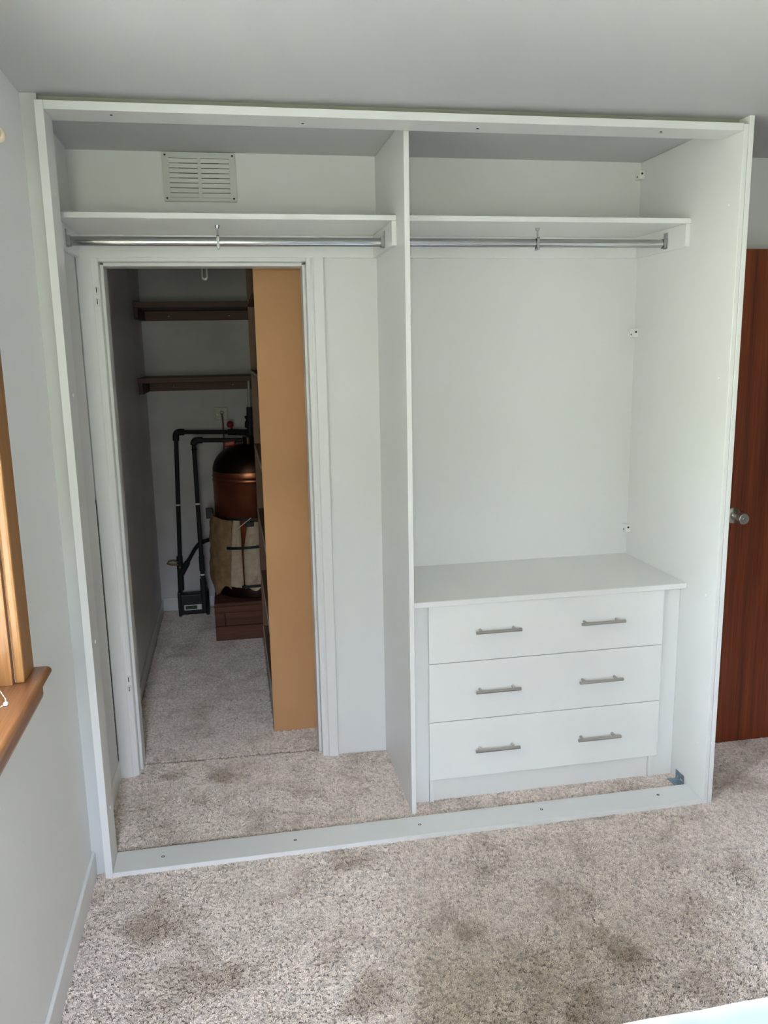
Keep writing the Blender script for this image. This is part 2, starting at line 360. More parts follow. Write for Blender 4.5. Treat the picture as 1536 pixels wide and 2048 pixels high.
# one tuft: a few short curled yarn ends
def tuft_mesh():
    bm = B(); rnd = random.Random(3)
    for k in range(4):
        a = 2*PI*k/4+rnd.uniform(-.5, .5); rr = rnd.uniform(.0010, .0026); lean = rnd.uniform(.0020, .0048); tw = rnd.uniform(-.9, .9)
        pts = []
        for i in range(4):
            t = i/3
            aa = a+tw*t
            pts.append((math.cos(aa)*(rr+lean*t*t), math.sin(aa)*(rr+lean*t*t), .0085*math.sin(t*1.75)))
        tube(bm, pts, .0011, 5)
    me = bpy.data.meshes.new('carpet_tuft'); bm.to_mesh(me); bm.free(); me.materials.append(M_TUFT)
    for p in me.polygons: p.use_smooth = True
    return me
tuft_o = bpy.data.objects.new('tuft', tuft_mesh())
def pile_nodes():
    ng = bpy.data.node_groups.new('carpet_pile', 'GeometryNodeTree')
    ng.interface.new_socket('Geometry', in_out='INPUT', socket_type='NodeSocketGeometry')
    ng.interface.new_socket('Geometry', in_out='OUTPUT', socket_type='NodeSocketGeometry')
    gi = ng.nodes.new('NodeGroupInput'); go = ng.nodes.new('NodeGroupOutput')
    d = ng.nodes.new('GeometryNodeDistributePointsOnFaces'); d.inputs['Density'].default_value = 42000
    ii = ng.nodes.new('GeometryNodeInstanceOnPoints'); oi = ng.nodes.new('GeometryNodeObjectInfo'); oi.inputs['Object'].default_value = tuft_o
    rv = ng.nodes.new('FunctionNodeRandomValue'); rv.data_type = 'FLOAT_VECTOR'
    rv.inputs['Min'].default_value = (-.22, -.22, 0); rv.inputs['Max'].default_value = (.22, .22, 6.28)
    rs = ng.nodes.new('FunctionNodeRandomValue'); rs.data_type = 'FLOAT'; rs.inputs[2].default_value = .62; rs.inputs[3].default_value = 1.05
    L = ng.links.new
    L(gi.outputs[0], d.inputs['Mesh']); L(d.outputs['Points'], ii.inputs['Points']); L(oi.outputs['Geometry'], ii.inputs['Instance'])
    L(rv.outputs[0], ii.inputs['Rotation']); L(rs.outputs[1], ii.inputs['Scale']); L(ii.outputs[0], go.inputs[0])
    return ng
NG = pile_nodes()
def pile(parent, pts, z):
    bm = B(); vs = [bm.verts.new((x, y, z)) for x, y in pts]; bm.faces.new(vs)
    bmesh.ops.triangulate(bm, faces=bm.faces)
    o = obj('carpet_pile', bm, M_TUFT, parent); o['kind'] = 'stuff'
    md = o.modifiers.new('pile', 'NODES'); md.node_group = NG
pile(cp1, [(XL+.012, -1.95), (3.0, -1.95), (3.0, .55), (2.18, .55), (2.18, .10), (2.13, .10), (2.13, .24), (1.0645, .24), (1.0645, .66), (.86, .675)]+[(x, seam(x, -.008)) for x in (.79, .55, .3, .05)]+[(XL+.012, .68)], 0)
pile(cp2, [(x, seam(x, .013)) for x in (.042, .3, .55, .785)]+[(.785, .815), (.86, .815), (.86, .957), (.597, .957), (.597, 2.9), (XL+.02, 2.9), (XL+.02, .82), (.05, .82)], -.003)

# baseboards and trims
def skirt(name, x0, x1, y0, y1, h=.092):
    bm = B(); box(bm, x0, x1, y0, y1, 0, h, .004, 2); return struct(name, bm, M_TRIM)
skirt('baseboard_left', XL, XL+.012, YREAR, .028)['label'] = 'white skirting board along the window wall'
skirt('baseboard_wardrobe', XL, XL+.012, .13, .668, .085)['label'] = 'short white skirting inside the wardrobe'
skirt('baseboard_closet', XL+.004, XL+.014, .82, YC, .075)['label'] = 'white skirting running down the closet'
skirt('baseboard_closet_end', XL+.014, .30, YC-.010, YC, .085)
tag(struct('trim_1', prism(B(), [(-.034, .03), (.002, .03), (.002, .046), (-.05, .046), (-.05, .03)], 'z', 0, CEIL), M_SCRIBESH), 'narrow white scribe strip between wall and wardrobe')
tag(struct('trim_2', box(B(), -.002, 2.153, .056, .072, 2.374, CEIL), mat('shaded_filler', (0.36, 0.375, 0.31, 1), .8)), 'recessed filler strip above the wardrobe')  # dark colour paints in the shade of the gap under the ceiling
# left lining inside the wardrobe: sheet that stops short of the architrave, leaving a dark gap low down
tag(struct('trim_3', box(B(), XL, XL+.006, .118, .655, .086, CEIL), M_WALL), 'white wall lining behind the left upright')

# closet doorway
dr = bpy.data.objects.new('door_1', None); C.objects.link(dr); dr.location = (.415, .684, 0)
tag(dr, 'white painted doorway into the dim closet, door taken off', kind='structure')
def arch(x0, x1, inner):
    bm = B(); w_ = x1-x0
    pr = [(0, .684), (0, .668), (.004, .664), (w_-.012, .664), (w_-.008, .668), (w_-.008, .671), (w_, .674), (w_, .684)]
    if inner < 0: pr = [(w_-a, c) for a, c in pr][::-1]
    prism(bm, [(x0+a, c) for a, c in pr], 'z', 0.0, 2.036); return obj('architrave', bm, M_TRIM, dr)
arch(-.036, .026, 1); arch(.806, .857, -1)
def jamb(x0, x1, d):
    o = bx('jamb', M_TRIM, dr, x0, x1, .676, .815, 0, 2.036, .002)
    s = (x1, x1+.011) if d > 0 else (x0-.011, x0)
    bx('door_stop', M_TRIM, o, s[0], s[1], .722, .815, 0, 2.014, .002)
    return o
jl = jamb(.024, .040, 1); jr = jamb(.790, .809, -1)
bx('head_jamb', M_TRIM, dr, .040, .790, .676, .815, 2.020, 2.0355, .002)
bx('head_stop', M_TRIM, dr, .051, .779, .722, .815, 2.008, 2.020, .002)
for z in (1.865, .372):                       # painted-over hinge rebates
    for dz in (0, .040):
        bx('hinge_knuckle', M_TRIM, dr, .022, .036, .664, .680, z+dz, z+dz+.026, .003, seg=2)
        bx('hinge_rebate', M_BLACK, dr, .0275, .0300, .6630, .6645, z+dz+.005, z+dz+.024, .0003)
bx('lock_strike', M_TRIM, dr, .801, .806, .671, .676, .98, 1.05, .001)
bx('gap', M_BLACK, dr, -.0395, -.0362, .660, .683, .09, 1.15, 0)

# window in the left wall
WF = -.020
wn_ = bpy.data.objects.new('window_1', None); C.objects.link(wn_); wn_.location = (XL, -.8, .944)
tag(wn_, 'varnished timber window in the left wall', kind='structure')
bx('architrave', M_WINW, wn_, XL, WF, -.622, -.524, .944, 2.19, .006, seg=2)
bx('architrave', M_WINW, wn_, XL, WF, WL['y0']-.09, WL['y0']+.008, .944, 2.19, .006, seg=2)
M_WINH = wood('varnished_pine_head', srgb(142, 93, 50), srgb(182, 133, 82), axis='Y', scale=16, rough=0.35, coat=0.4)
bx('architrave_head', M_WINH, wn_, XL, WF, WL['y0']+.008, -.622, 2.075, 2.19, .006, seg=2)
bx('window_jamb', M_WINW, wn_, -.190, -.0435, -.632, -.6125, .944, 2.08, .001)
bx('window_jamb', M_WINW, wn_, -.190, -.0435, WL['y0']+.0005, WL['y0']+.018, .944, 2.08, .001)
bx('window_jamb', M_WINH, wn_, -.190, -.0435, WL['y0']+.0185, -.6325, 2.07, 2.099, .001)
# sill: rounded nosing, horned ends, smaller apron moulding below
bm = B(); prism(bm, [(-.19, .920), (.006, .920), (.013, .923), (.018, .930), (.018, .936), (.013, .942), (.006, .944), (-.19, .944)], 'y', WL['y0']-.1, -.520)
for v in bm.verts:
    pass
obj('window_sill', bm, M_SILLW, wn_, True)
bm = B(); prism(bm, [(XL, .890), (.002, .890), (.009, .894), (.011, .902), (.011, .920), (XL, .920)], 'y', WL['y0']-.08, -.592)
obj('sill_apron', bm, M_SILLW, wn_)
yq = (WL['y1']-.02-WL['y0']-.018)/3; ya = WL['y0']+.019
for (a, c) in ((ya, ya+yq-.001), (ya+yq, ya+2*yq-.001), (ya+2*yq, -.6325)):
    f = B(); t_ = .045
    box(f, -.165, -.125, a, a+t_, .945, 2.06, .002); box(f, -.165, -.125, c-t_, c, .945, 2.06, .002)
    box(f, -.165, -.125, a+t_, c-t_, .945, .945+.055, .002); box(f, -.165, -.125, a+t_, c-t_, 2.06-t_, 2.06, .002)
    s_ = obj('sash', f, M_WINW, wn_)
    obj('pane', box(B(), -.147, -.143, a+t_, c-t_, 1.0, 2.06-t_), M_GLASS, s_)
# rear window, added out of view for frontal fill
wr = bpy.data.objects.new('fill_window', None); C.objects.link(wr); wr.location = (.28, YREAR, .95)
tag(wr, 'unseen timber window added behind the camera for frontal fill', kind='structure')
f = B(); t_ = .05
for (a, c) in ((WB['x0'], WB['x1']),):
    f = B()
    box(f, a, a+t_, -3.70, -3.66, WB['z0'], WB['z1']); box(f, c-t_, c, -3.70, -3.66, WB['z0'], WB['z1'])
    box(f, a+t_, c-t_, -3.70, -3.66, WB['z0'], WB['z0']+t_); box(f, a+t_, c-t_, -3.70, -3.66, WB['z1']-t_, WB['z1'])
    s_ = obj('sash', f, M_WINW, wr)
    obj('pane', box(B(), a+t_, c-t_, -3.682, -3.678, WB['z0']+t_, WB['z1']-t_), M_GLASS, s_)
bx('window_sill', M_SILLW, wr, WB['x0']-.05, WB['x1']+.05, -3.66, -3.57, .925, .95, .004)

# brown door standing open in the alcove
d2 = bpy.data.objects.new('door_2', None); C.objects.link(d2); d2.location = (2.80, .43, 0)
tag(d2, 'reddish brown wooden door standing open past the wardrobe', kind='structure')
bx('door_leaf', M_DOORW, d2, 2.405, 3.215, .425, .463, .006, 2.042, .0015)
kn = obj('door_knob', lathe(B(), (2.466, .425, 1.003), [(.012, 0), (.012, .034), (.0165, .040), (.0215, .047), (.0235, .056), (.0235, .072), (.0215, .078), (.0195, .079), (.0185, .077), (0, .0765)], 36, Vector((0, -1, 0))), M_NICKEL, d2, True)
obj('knob_rose', lathe(B(), (2.466, .425, 1.003), [(.033, 0), (.033, .004), (.030, .007), (.016, .009), (.0145, .012)], 36, Vector((0, -1, 0))), M_NICKEL, kn, True)
obj('knob_button', lathe(B(), (2.466, .425-.0765, 1.003), [(.006, 0), (.006, .003), (.0045, .0045), (0, .0045)], 20, Vector((0, -1, 0))), M_NICKEL, kn, True)

# ------------------------------------------------------------------ wardrobe carcass
W, T, H, DF = 2.170, .0235, 2.376, .118
IP = 2.136                       # inner face of right boards
wd = thing('wardrobe', (W/2, .34, 0), 'white built-in wardrobe frame with open front and centre divider', 'wardrobe')
ul = bx('frame_upright', M_MEL, wd, 0, T, 0, DF, 0, H)
ur = bx('frame_upright', M_MEL, wd, IP, IP+.0165, 0, DF, .004, H-.003)
tb = bx('top_board', M_MEL, wd, T+.0004, IP-.0004, 0, DF, H-T, H-.0004)
br = bx('bottom_rail', M_MEL, wd, T+.0004, IP-.0004, 0, DF, .004, .0225)
bx('side_panel', M_MEL, wd, IP+.0182, IP+.0350, -.0005, .684, 0, CEIL-.001)
bx('side_lining', M_MEL, wd, IP+.0012, IP+.0167, DF+.0005, .684, .001, CEIL-.0015, .0004)
dv = bx('divider_panel', M_MEL, wd, 1.0625, 1.0800, .163, .684, .001, CEIL-.002)
for i, x in enumerate((.179, .625, 1.069, 1.528, 1.992)):
    lathe(bm := B(), (x, .060+.002*i, .0222), [(.0055, 0), (.0055, .0006), (.0035, .0005), (.0032, .0003), (0, .0003)], 16); obj('screw_head', bm, M_BLACK, br)
for x, y in ((.196, .042), (.738, .071), (1.276, .068), (1.874, .044)):
    obj('screw_head', lathe(B(), (x, y, H-T), [(.004, .0), (.004, -.0012), (.002, -.0014), (0, -.0008)], 14), M_DSCREW, tb)
for z in (2.139, 1.572, .799, .224):
    obj('screw_cap', lathe(B(), (T, .060, z), [(.0062, 0), (.0062, .0015), (.004, .0026), (0, .003)], 18, Vector((1, 0, 0))), M_PLAST, ul, True)
    obj('screw_cap', lathe(B(), (IP, .060, z), [(.0062, 0), (.0062, .0015), (.004, .0026), (0, .003)], 18, Vector((-1, 0, 0))), M_PLAST, ur, True)
for z in (2.348, 1.738, .922):            # corner blocks that hold the side lining to the wall
    cb = B(); box(cb, IP-.022, IP+.001, .650, .6835, z-.017, z+.017, .002, 2)
    cb = obj('corner_block', cb, M_PLAST, wd)
    obj('block_screw', lathe(B(), (IP-.010, .650, z+.004), [(.0042, 0), (.0042, .001), (0, .0006)], 14, Vector((0, -1, 0))), M_DSCREW, cb)
    obj('block_screw', lathe(B(), (IP-.022, .666, z-.006), [(.0035, 0), (.0035, .001), (0, .0006)], 14, Vector((-1, 0, 0))), M_DSCREW, cb)
# cleats that carry the shelves
CZ0, CZ1 = 2.033, 2.1125
def cleat(x0, x1, y0, y1): bx('shelf_cleat', M_MEL, wd, x0, x1, y0, y1, CZ0, CZ1, .001)
cleat(XL+.0065, 1.062, .667, .6835); cleat(1.0805, IP+.0007, .667, .6835)
cleat(1.046, 1.0622, .292, .6665); cleat(IP-.0160, IP+.0007, .292, .6665)
cleat(XL+.0065, XL+.0225, .292, .6665); cleat(1.0803, 1.0963, .292, .6665)

s1 = obj('wardrobe_shelf', box(B(), XL+.0068, 1.0620, .290, .6835, CZ1+.0004, 2.1305, .001), M_MEL)
tag(s1, 'white board shelf above the closet doorway, under the vent', 'shelf', 'hat shelves in the wardrobe')
s2 = obj('wardrobe_shelf', box(B(), 1.0804, IP+.0008, .290, .6835, CZ1+.0004, 2.1305, .001), M_MEL)
tag(s2, 'white board shelf above the empty space over the drawers', 'shelf', 'hat shelves in the wardrobe')

# hanging rails: oval tube, end brackets, hook support from the shelf
def rail(x0, x1, xs, label):
    r = thing('hanging_rail', ((x0+x1)/2, .43, 2.060), label, 'clothes rail', 'chrome hanging rails')
    bm = B(); tube(bm, [(x0+.003, .43, 2.060), (x1-.003, .43, 2.060)], .0078, 28, .0150); obj('rail_tube', bm, M_CHROME, r, True)
    for x, s in ((x0, 1), (x1, -1)):
        bm = B(); a, c = (x, x+.003*s) if s > 0 else (x-.003, x)
        box(bm, a, c, .416, .444, 2.040, 2.098, .001)
        a, c = (x, x+.014*s) if s > 0 else (x-.014, x)
        box(bm, a, c, .4195, .4215, 2.042, 2.078, .0006); box(bm, a, c, .4385, .4405, 2.042, 2.078, .0006); box(bm, a, c, .4195, .4405, 2.0425, 2.0447, .0006)
        obj('end_bracket', bm, M_CHROME, r)
    bm = B()
    cyl(bm, (xs, .43, CZ1), (xs, .43, CZ1-.010), .009, 20, .006); cyl(bm, (xs, .43, CZ1-.010), (xs, .43, 2.076), .0028, 12)
    box(bm, xs-.005, xs+.005, .418, .4205, 2.038, 2.079, .0008); box(bm, xs-.005, xs+.005, .4395, .442, 2.038, 2.079, .0008)
    box(bm, xs-.005, xs+.005, .418, .442, 2.0755, 2.0790, .0008)
    cyl(bm, (xs, .414, 2.039), (xs, .446, 2.039), .0042, 12)
    obj('support_hook', bm, M_CHROME, r)
    return r
rail(XL+.0227, 1.0458, .471, 'chrome hanging rail in front of the closet doorway')
rail(1.0965, IP-.0162, 1.613, 'chrome hanging rail above the white drawers')

# galvanised corner bracket on the carpet
gb = thing('corner_bracket', (2.128, .16, 0), 'small galvanised steel angle bracket on carpet beside the drawers', 'bracket')
bm = B(); x_ = IP-.0022
Y0, Y1 = .135, .192
for (a, c, z0, z1) in ((Y0, Y1, .006, .017), (Y0, Y1, .027, .046), (Y0, Y0+.006, .017, .027), (Y0+.026, Y0+.040, .017, .027), (Y0+.047, Y1, .017, .027)):
    box(bm, x_, x_+.002, a, c, z0, z1)
obj('upright_plate', bm, M_GALV, gb)
bm = B(); box(bm, x_-.034, x_+.002, Y0, Y1, .0075, .0095)
obj('foot_plate', bm, M_GALV, gb)

# ------------------------------------------------------------------ chest of drawers
ch = thing('chest_of_drawers', (1.61, .44, 0), 'white three-drawer chest with steel bar handles built into the wardrobe', 'chest of drawers')
CX0, CX1 = 1.142, 2.056
bx('worktop', M_MEL, ch, 1.0805, IP+.0006, .189, .683, .7865, .8065, .0012)
bx('side_panel', M_MEL, ch, CX0+.004, CX0+.020, .226, .660, .004, .786); bx('side_panel', M_MEL, ch, CX1-.022, CX1-.006, .226, .660, .004, .786)
bx('filler_strip', M_MEL, ch, 1.0806, CX0+.003, .232, .248, .004, .786); bx('filler_strip', M_MEL, ch, CX1-.0055, IP+.0004, .232, .248, .004, .786)
bx('plinth', M_MEL, ch, CX0+.0205, CX1-.0225, .236, .252, .004, .112)
bx('back_panel', M_MEL, ch, CX0+.021, CX1-.023, .648, .660, .112, .786)
def handle(x0, x1, z, parent):
    bm = B(); y = .172
    prof = [(.0050, 0), (.0058, .0008), (.0058, x1-x0-.0008), (.0050, x1-x0)]
    lathe(bm, (x0, y, z), prof, 18, Vector((1, 0, 0)))
    for px in ((x0+x1)/2-.064, (x0+x1)/2+.064): cyl(bm, (px, y, z), (px, .205, z), .0048, 14)
    obj('bar_handle', bm, M_STEEL, parent, True)
for z0, z1, hz in ((.566, .7855, .683), (.338, .5635, .454), (.1065, .3355, .2215)):
    dw = bx('drawer', M_MEL, ch, CX0, CX1, .205, .223, z0, z1, .0010)
    tray = B(); box(tray, CX0+.03, CX1-.032, .2235, .62, z0+.03, z0+.05); box(tray, CX0+.03, CX0+.045, .2235, .62, z0+.05, z1-.04); box(tray, CX1-.047, CX1-.032, .2235, .62, z0+.05, z1-.04)
    obj('drawer_box', tray, M_MEL, dw)
    handle(1.310, 1.482, hz, dw); handle(1.713, 1.886, hz, dw)

# ------------------------------------------------------------------ air vent high on the wall
vt = thing('air_vent', (.4175, .684, 2.232), 'grey plastic louvred air vent high above the shelf', 'vent')
vx0, vx1, vz0, vz1, vy = .289, .546, 2.230, 2.397, .671
def rrect(x0, x1, z0, z1, r, n=4):
    pts = []
    for cx, cz, a0 in ((x1-r, z1-r, 0), (x0+r, z1-r, 90), (x0+r, z0+r, 180), (x1-r, z0+r, 270)):
        for i in range(n+1):
            a = math.radians(a0+90*i/n); pts.append((cx+r*math.cos(a), cz+r*math.sin(a)))
    return pts
bm = B()
ix0, ix1, iz0, iz1, mid = vx0+.022, vx1-.022, vz0+.012, vz1-.020, (vx0+vx1)/2
for a in ((vx0, vx1, iz1, vz1), (vx0, vx1, vz0, iz0), (vx0, ix0, iz0, iz1), (ix1, vx1, iz0, iz1), (mid-.006, mid+.006, iz0, iz1)):
    box(bm, a[0], a[1], vy, .6838, a[2], a[3])
bmesh.ops.remove_doubles(bm, verts=bm.verts, dist=1e-5)
obj('vent_plate', bm, M_VENT, vt)
bm = B(); prism(bm, rrect(vx0-.0015, vx1+.0015, vz0-.0015, vz1+.0005, .006), 'y', .6825, .6839)
obj('back_flange', bm, M_VENT, vt)
obj('vent_backing', box(B(), ix0, ix1, .6808, .6814, iz0, iz1), mat('shaded_vent_back', (.16, .165, .15, 1), .6), vt)
obj('duct_opening', box(B(), vx0+.055, vx1-.060, .6798, .6807, vz1-.095, iz1), M_BLACK, vt)
p_ = (iz1-iz0)/8
for c0, c1 in ((ix0, mid-.006), (mid+.006, ix1)):
    for k in range(8):
        zc = iz0+p_*(k+.5)
        bm = B(); box(bm, c0, c1, vy+.0020, vy+.0035, zc-p_*.42, zc+p_*.42, 0, rot=Matrix.Rotation(math.radians(14), 3, 'X'))
        obj('louvre_slat', bm, M_VENT, vt)
for x in (vx0+.010, vx1-.010):
    for z in (vz0+.010, vz1-.010):
        obj('screw_head', lathe(B(), (x, vy, z), [(.0035, 0), (.0035, .001), (.002, .0014), (0, .0008)], 14, Vector((0, -1, 0))), M_DSCREW, vt)

# ------------------------------------------------------------------ closet: MDF shelving unit
su = thing('shelving_unit', (.80, 1.55, 0), 'tall raw MDF shelving unit seen end-on just inside the closet', 'shelf unit')
bx('end_panel', M_MDF, su, .600, 1.055, .962, .980, -.002, 2.30, .0008)['label'] = 'bare tan MDF end panel'
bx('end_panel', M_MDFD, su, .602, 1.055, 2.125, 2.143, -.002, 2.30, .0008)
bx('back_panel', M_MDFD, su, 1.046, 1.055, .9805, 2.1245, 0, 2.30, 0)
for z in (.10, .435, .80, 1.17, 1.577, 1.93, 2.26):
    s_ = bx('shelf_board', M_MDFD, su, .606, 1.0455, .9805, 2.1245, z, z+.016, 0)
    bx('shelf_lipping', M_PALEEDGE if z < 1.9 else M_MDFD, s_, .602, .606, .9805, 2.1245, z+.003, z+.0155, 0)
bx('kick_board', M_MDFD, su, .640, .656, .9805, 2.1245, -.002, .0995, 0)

# wall shelves at the far end
def wall_shelf(z0, z1, zc, y0, label):
    o = thing('wall_shelf', (.5, 2.7, z0), label, 'shelf', 'timber shelves across the closet end')
    bx('shelf_board', M_SHELFW, o, XL+.0045, XC-.001, y0, YC-.001, z0, z1, .001)
    cl = bx('wall_cleat', M_SHELFW, o, XL+.028, XC-.001, YC-.022, YC-.0005, zc, z0-.0005, .001)
    bx('wall_cleat', M_SHELFW, o, XL+.0045, XL+.027, y0+.02, YC-.0005, zc, z0-.0005, .001)
    for x in (.13, .505):
        obj('screw_head', lathe(B(), (x, YC-.022, (zc+z0)/2), [(.0055, 0), (.0055, .001), (0, .002)], 14, Vector((0, -1, 0))), M_CHROME, cl)
wall_shelf(1.952, 1.984, 1.893, 2.485, 'upper dark timber shelf across the closet end wall')
wall_shelf(1.524, 1.553, 1.458, 2.455, 'lower dark timber shelf above the copper cylinder')

# crate under the cylinder: planks
cr_ = thing('wooden_crate', (.58, 2.50, 0), 'rough brown timber plinth box under the copper cylinder', 'crate')
cy0, cy1, cx0, cx1 = 2.232, 2.80, .326, .856
for (z0, z1, dy) in ((.004, .092, 0), (.095, .176, .0015), (.178, .2155, -.001)):
    for (a, c) in (((cx0, cx1)),) if z0 != .095 else ((cx0, cx0+.058), (cx0+.061, cx1)):
        bx('plank', M_CRATE, cr_, a, c, cy0+dy, cy0+.02+dy, z0, z1, .002)
    bx('plank', M_CRATE, cr_, cx0+.001, cx0+.02, cy0+.0215, cy1, z0, z1, .002)
    bx('plank', M_CRATE, cr_, cx1-.02, cx1-.001, cy0+.0215, cy1, z0, z1, .002)
for i in range(4):
    a = cy0+(cy1-cy0)*i/4
    bx('plank', M_CRATE, cr_, cx0, cx1, a+.001, a+(cy1-cy0)/4-.001, .2162, .2355, .002)

# hot water cylinder
HX, HY, HR = .575, 2.50, .222
hw = thing('hot_water_cylinder', (HX, HY, .236), 'dusty copper hot water cylinder with strapped lagging on a timber box', 'water cylinder')
obj('base_ring', lathe(B(), (HX, HY, .236), [(.205, 0), (.228, .010), (.231, .045), (.226, .075), (.214, .085)], 56), M_COPDK, hw, True)
obj('tank', lathe(B(), (HX, HY, .236), [(.2135, .086), (HR, .10), (HR, .698), (HR+.004, .704), (HR, .710), (HR, .722), (HR+.004, .728), (HR, .734), (HR-.002, .760)], 64), M_COPPER, hw, True)
prof = [(HR-.0015, .7605)]
for i in range(1, 12):
    a = PI/2*i/12; prof.append((.03+(HR-.032)*math.cos(a), .7605+.150*math.sin(a)))
prof += [(.032, .912), (.032, .955), (0, .956)]
obj('dome', lathe(B(), (HX, HY, .236), prof, 64), M_COPDK, hw, True)
def shell(name, m, a0, a1, z0f, z1f, off, th, wob, n=22, nz=18, seed=0, parent=None):
    """curved padded panel hung on the tank; a in degrees, 180 = -x, 270 = -y"""
    bm = B(); grid = []
    for side in (0, 1):
        g = []
        for i in range(n+1):
            row = []
            u = i/n; edge = min(1, 4.5*min(u, 1-u))
            for j in range(nz+1):
                v = j/nz
                z = z0f(u)+(z1f(u)-z0f(u))*v
                a = math.radians(a0(v)+(a1(v)-a0(v))*u)
                ez = min(1, 5*min(v, 1-v)+.25)
                w_ = wob*noise.noise(Vector((u*4+seed, v*7, seed*3.1)))+wob*.5*noise.noise(Vector((u*11, v*15+seed, seed)))
                rr = HR+off(u, v)+(th*edge**.5*ez**.5+w_ if side else 0.0012)
                row.append(bm.verts.new((HX+rr*math.cos(a), HY+rr*math.sin(a), z)))
            g.append(row)
        grid.append(g)
    A, Z = grid
    for i in range(n):
        for j in range(nz):
            bm.faces.new((A[i][j], A[i+1][j], A[i+1][j+1], A[i][j+1])); bm.faces.new((Z[i][j], Z[i][j+1], Z[i+1][j+1], Z[i+1][j]))
    for i in range(n):
        bm.faces.new((A[i][0], Z[i][0], Z[i+1][0], A[i+1][0])); bm.faces.new((A[i][nz], A[i+1][nz], Z[i+1][nz], Z[i][nz]))
    for j in range(nz):
        bm.faces.new((A[0][j], A[0][j+1], Z[0][j+1], Z[0][j])); bm.faces.new((A[n][j], Z[n][j], Z[n][j+1], A[n][j+1]))
    return obj(name, bm, m, parent or hw, True)
shell('lagging_flap', M_FLAP, lambda v: 168, lambda v: 231+7*v, lambda u: .275+.035*math.sin(u*9), lambda u: .735-.02*u, lambda u, v: .006+.024*(1-v)*(1-u)+.008*(1-u), .020, .010, seed=2)['label'] = 'brown felt lagging flap hanging loose'
shell('lagging_pad', M_PAD, lambda v: 229+11*v, lambda v: 252-1*v, lambda u: .315-.006*u, lambda u: .722, lambda u, v: .004, .026, .006, seed=5)['label'] = 'smooth cream lagging pad'
shell('lagging_pad', M_PAD, lambda v: 254+9*max(0, v-.55)/.45, lambda v: 300, lambda u: .300+.012*math.sin(u*14), lambda u: .715-.02*u, lambda u, v: .004, .030, .016, n=30, nz=26, seed=9)['label'] = 'crumpled cream lagging pad'
def strap(z, a0, a1, off, dz):
    bm = B(); n = 24; rows = []
    for i in range(n+1):
        u = i/n; a = math.radians(a0+(a1-a0)*u); q = []
        for (ro, zo) in ((0, -.008), (.003, -.008), (.003, .008), (0, .008)):
            rr = HR+off+ro; q.append(bm.verts.new((HX+rr*math.cos(a), HY+rr*math.sin(a), z+dz*u+zo)))
        rows.append(q)
    for a, c in zip(rows, rows[1:]):
        for k in range(4): bm.faces.new((a[k], a[(k+1) % 4], c[(k+1) % 4], c[k]))
    bm.faces.new(rows[0][::-1]); bm.faces.new(rows[-1])
    obj('strap', bm, M_BLKPL, hw)
strap(.735, 238, 300, .040, -.01); strap(.555, 233, 300, .040, .016); strap(.325, 252, 300, .042, .006)
obj('side_bracket', box(B(), HX-.275, HX-.232, HY-.012, HY+.010, .700, .765, .003), M_BLKPL, hw)
obj('strap_buckle', box(B(), HX-.045, HX+.005, HY-HR-.052, HY-HR-.038, .690, .720, .004), M_BLKPL, hw)
bm = B(); tube(bm, [(HX-.095, HY-HR-.034, .675), (HX-.055, HY-HR-.050, .708), (HX-.010, HY-HR-.048, .742)], .003, 8); obj('tie_cord', bm, M_WCABLE, hw, True)

# pipework, each run a thing
def pipe(name, pts, r, label, elbows, rings=(), straightz=None, m=M_LAG):
    o = thing(name, pts[0], label, 'pipe')
    bm = B(); tube(bm, pts, r, 16); obj('lagged_pipe', bm, m, o, True)
    for e_ in elbows:
        bm = B(); tube(bm, e_, r*1.5, 18); obj('elbow', bm, M_LAG, o, True)
    for (p, d) in rings:
        bm = B(); tube(bm, [Vector(p)-Vector(d)*.005, Vector(p)+Vector(d)*.005], r*1.12, 16); obj('pipe_clip', bm, M_PLAST, o, True)
    return o
def two(a, k, c, r=.035): return bend(a, k, c, r, 7)
Y1_ = 2.865
pA = pipe('tall_pipe', two((.100, Y1_, .30), (.130, Y1_, 1.199), (.448, 2.7625, 1.197)), .0135,
          'tall black lagged pipe standing nearest the closet left wall',
          [two((.1275, Y1_, 1.145), (.130, Y1_, 1.199), (.180, 2.850, 1.1985), .025)], [((.1135, Y1_, .728), (.03, 0, 1))])
bm = B(); tube(bm, [(.100, Y1_, .385), (.0995, Y1_, .30), (.097, Y1_, .155)], .0195, 16); obj('pipe_coupling', bm, M_LAG, pA, True)
bm = B(); cyl(bm, (.100, Y1_, .318), (.100, Y1_-.03, .318), .007, 12); tube(bm, [(.098, Y1_-.012, .345), (.062, Y1_-.014, .362), (.030, Y1_-.014, .358), (.018, Y1_-.014, .346), (.040, Y1_-.014, .336), (.098, Y1_-.012, .330)], .0055, 8)
obj('valve_lever', bm, M_BRASS, pA, True)
bm = B(); tube(bm, [(.104, Y1_-.012, .275), (.130, Y1_-.02, .315), (.165, Y1_-.03, .372), (.205, Y1_-.05, .440), (.245, 2.70, .505), (.300, 2.66, .530)], .0125, 14); obj('branch_pipe', bm, M_LAG, pA, True)
bm = B(); tube(bm, [(.106, Y1_-.012, .268), (.128, Y1_-.019, .308), (.150, Y1_-.026, .348)], .019, 14); obj('branch_coupling', bm, M_LAG, pA, True)
pB = pipe('short_pipe', two((.257, 2.52, .10), (.252, 2.52, 1.178), (.5400, 2.50, 1.170)), .0130,
          'black lagged pipe nearer the cylinder, bending over its dome',
          [two((.2523, 2.52, 1.120), (.252, 2.52, 1.178), (.305, 2.516, 1.1765), .025)], [((.2545, 2.52, .790), (0, 0, 1)), ((.256, 2.52, .345), (0, 0, 1))])
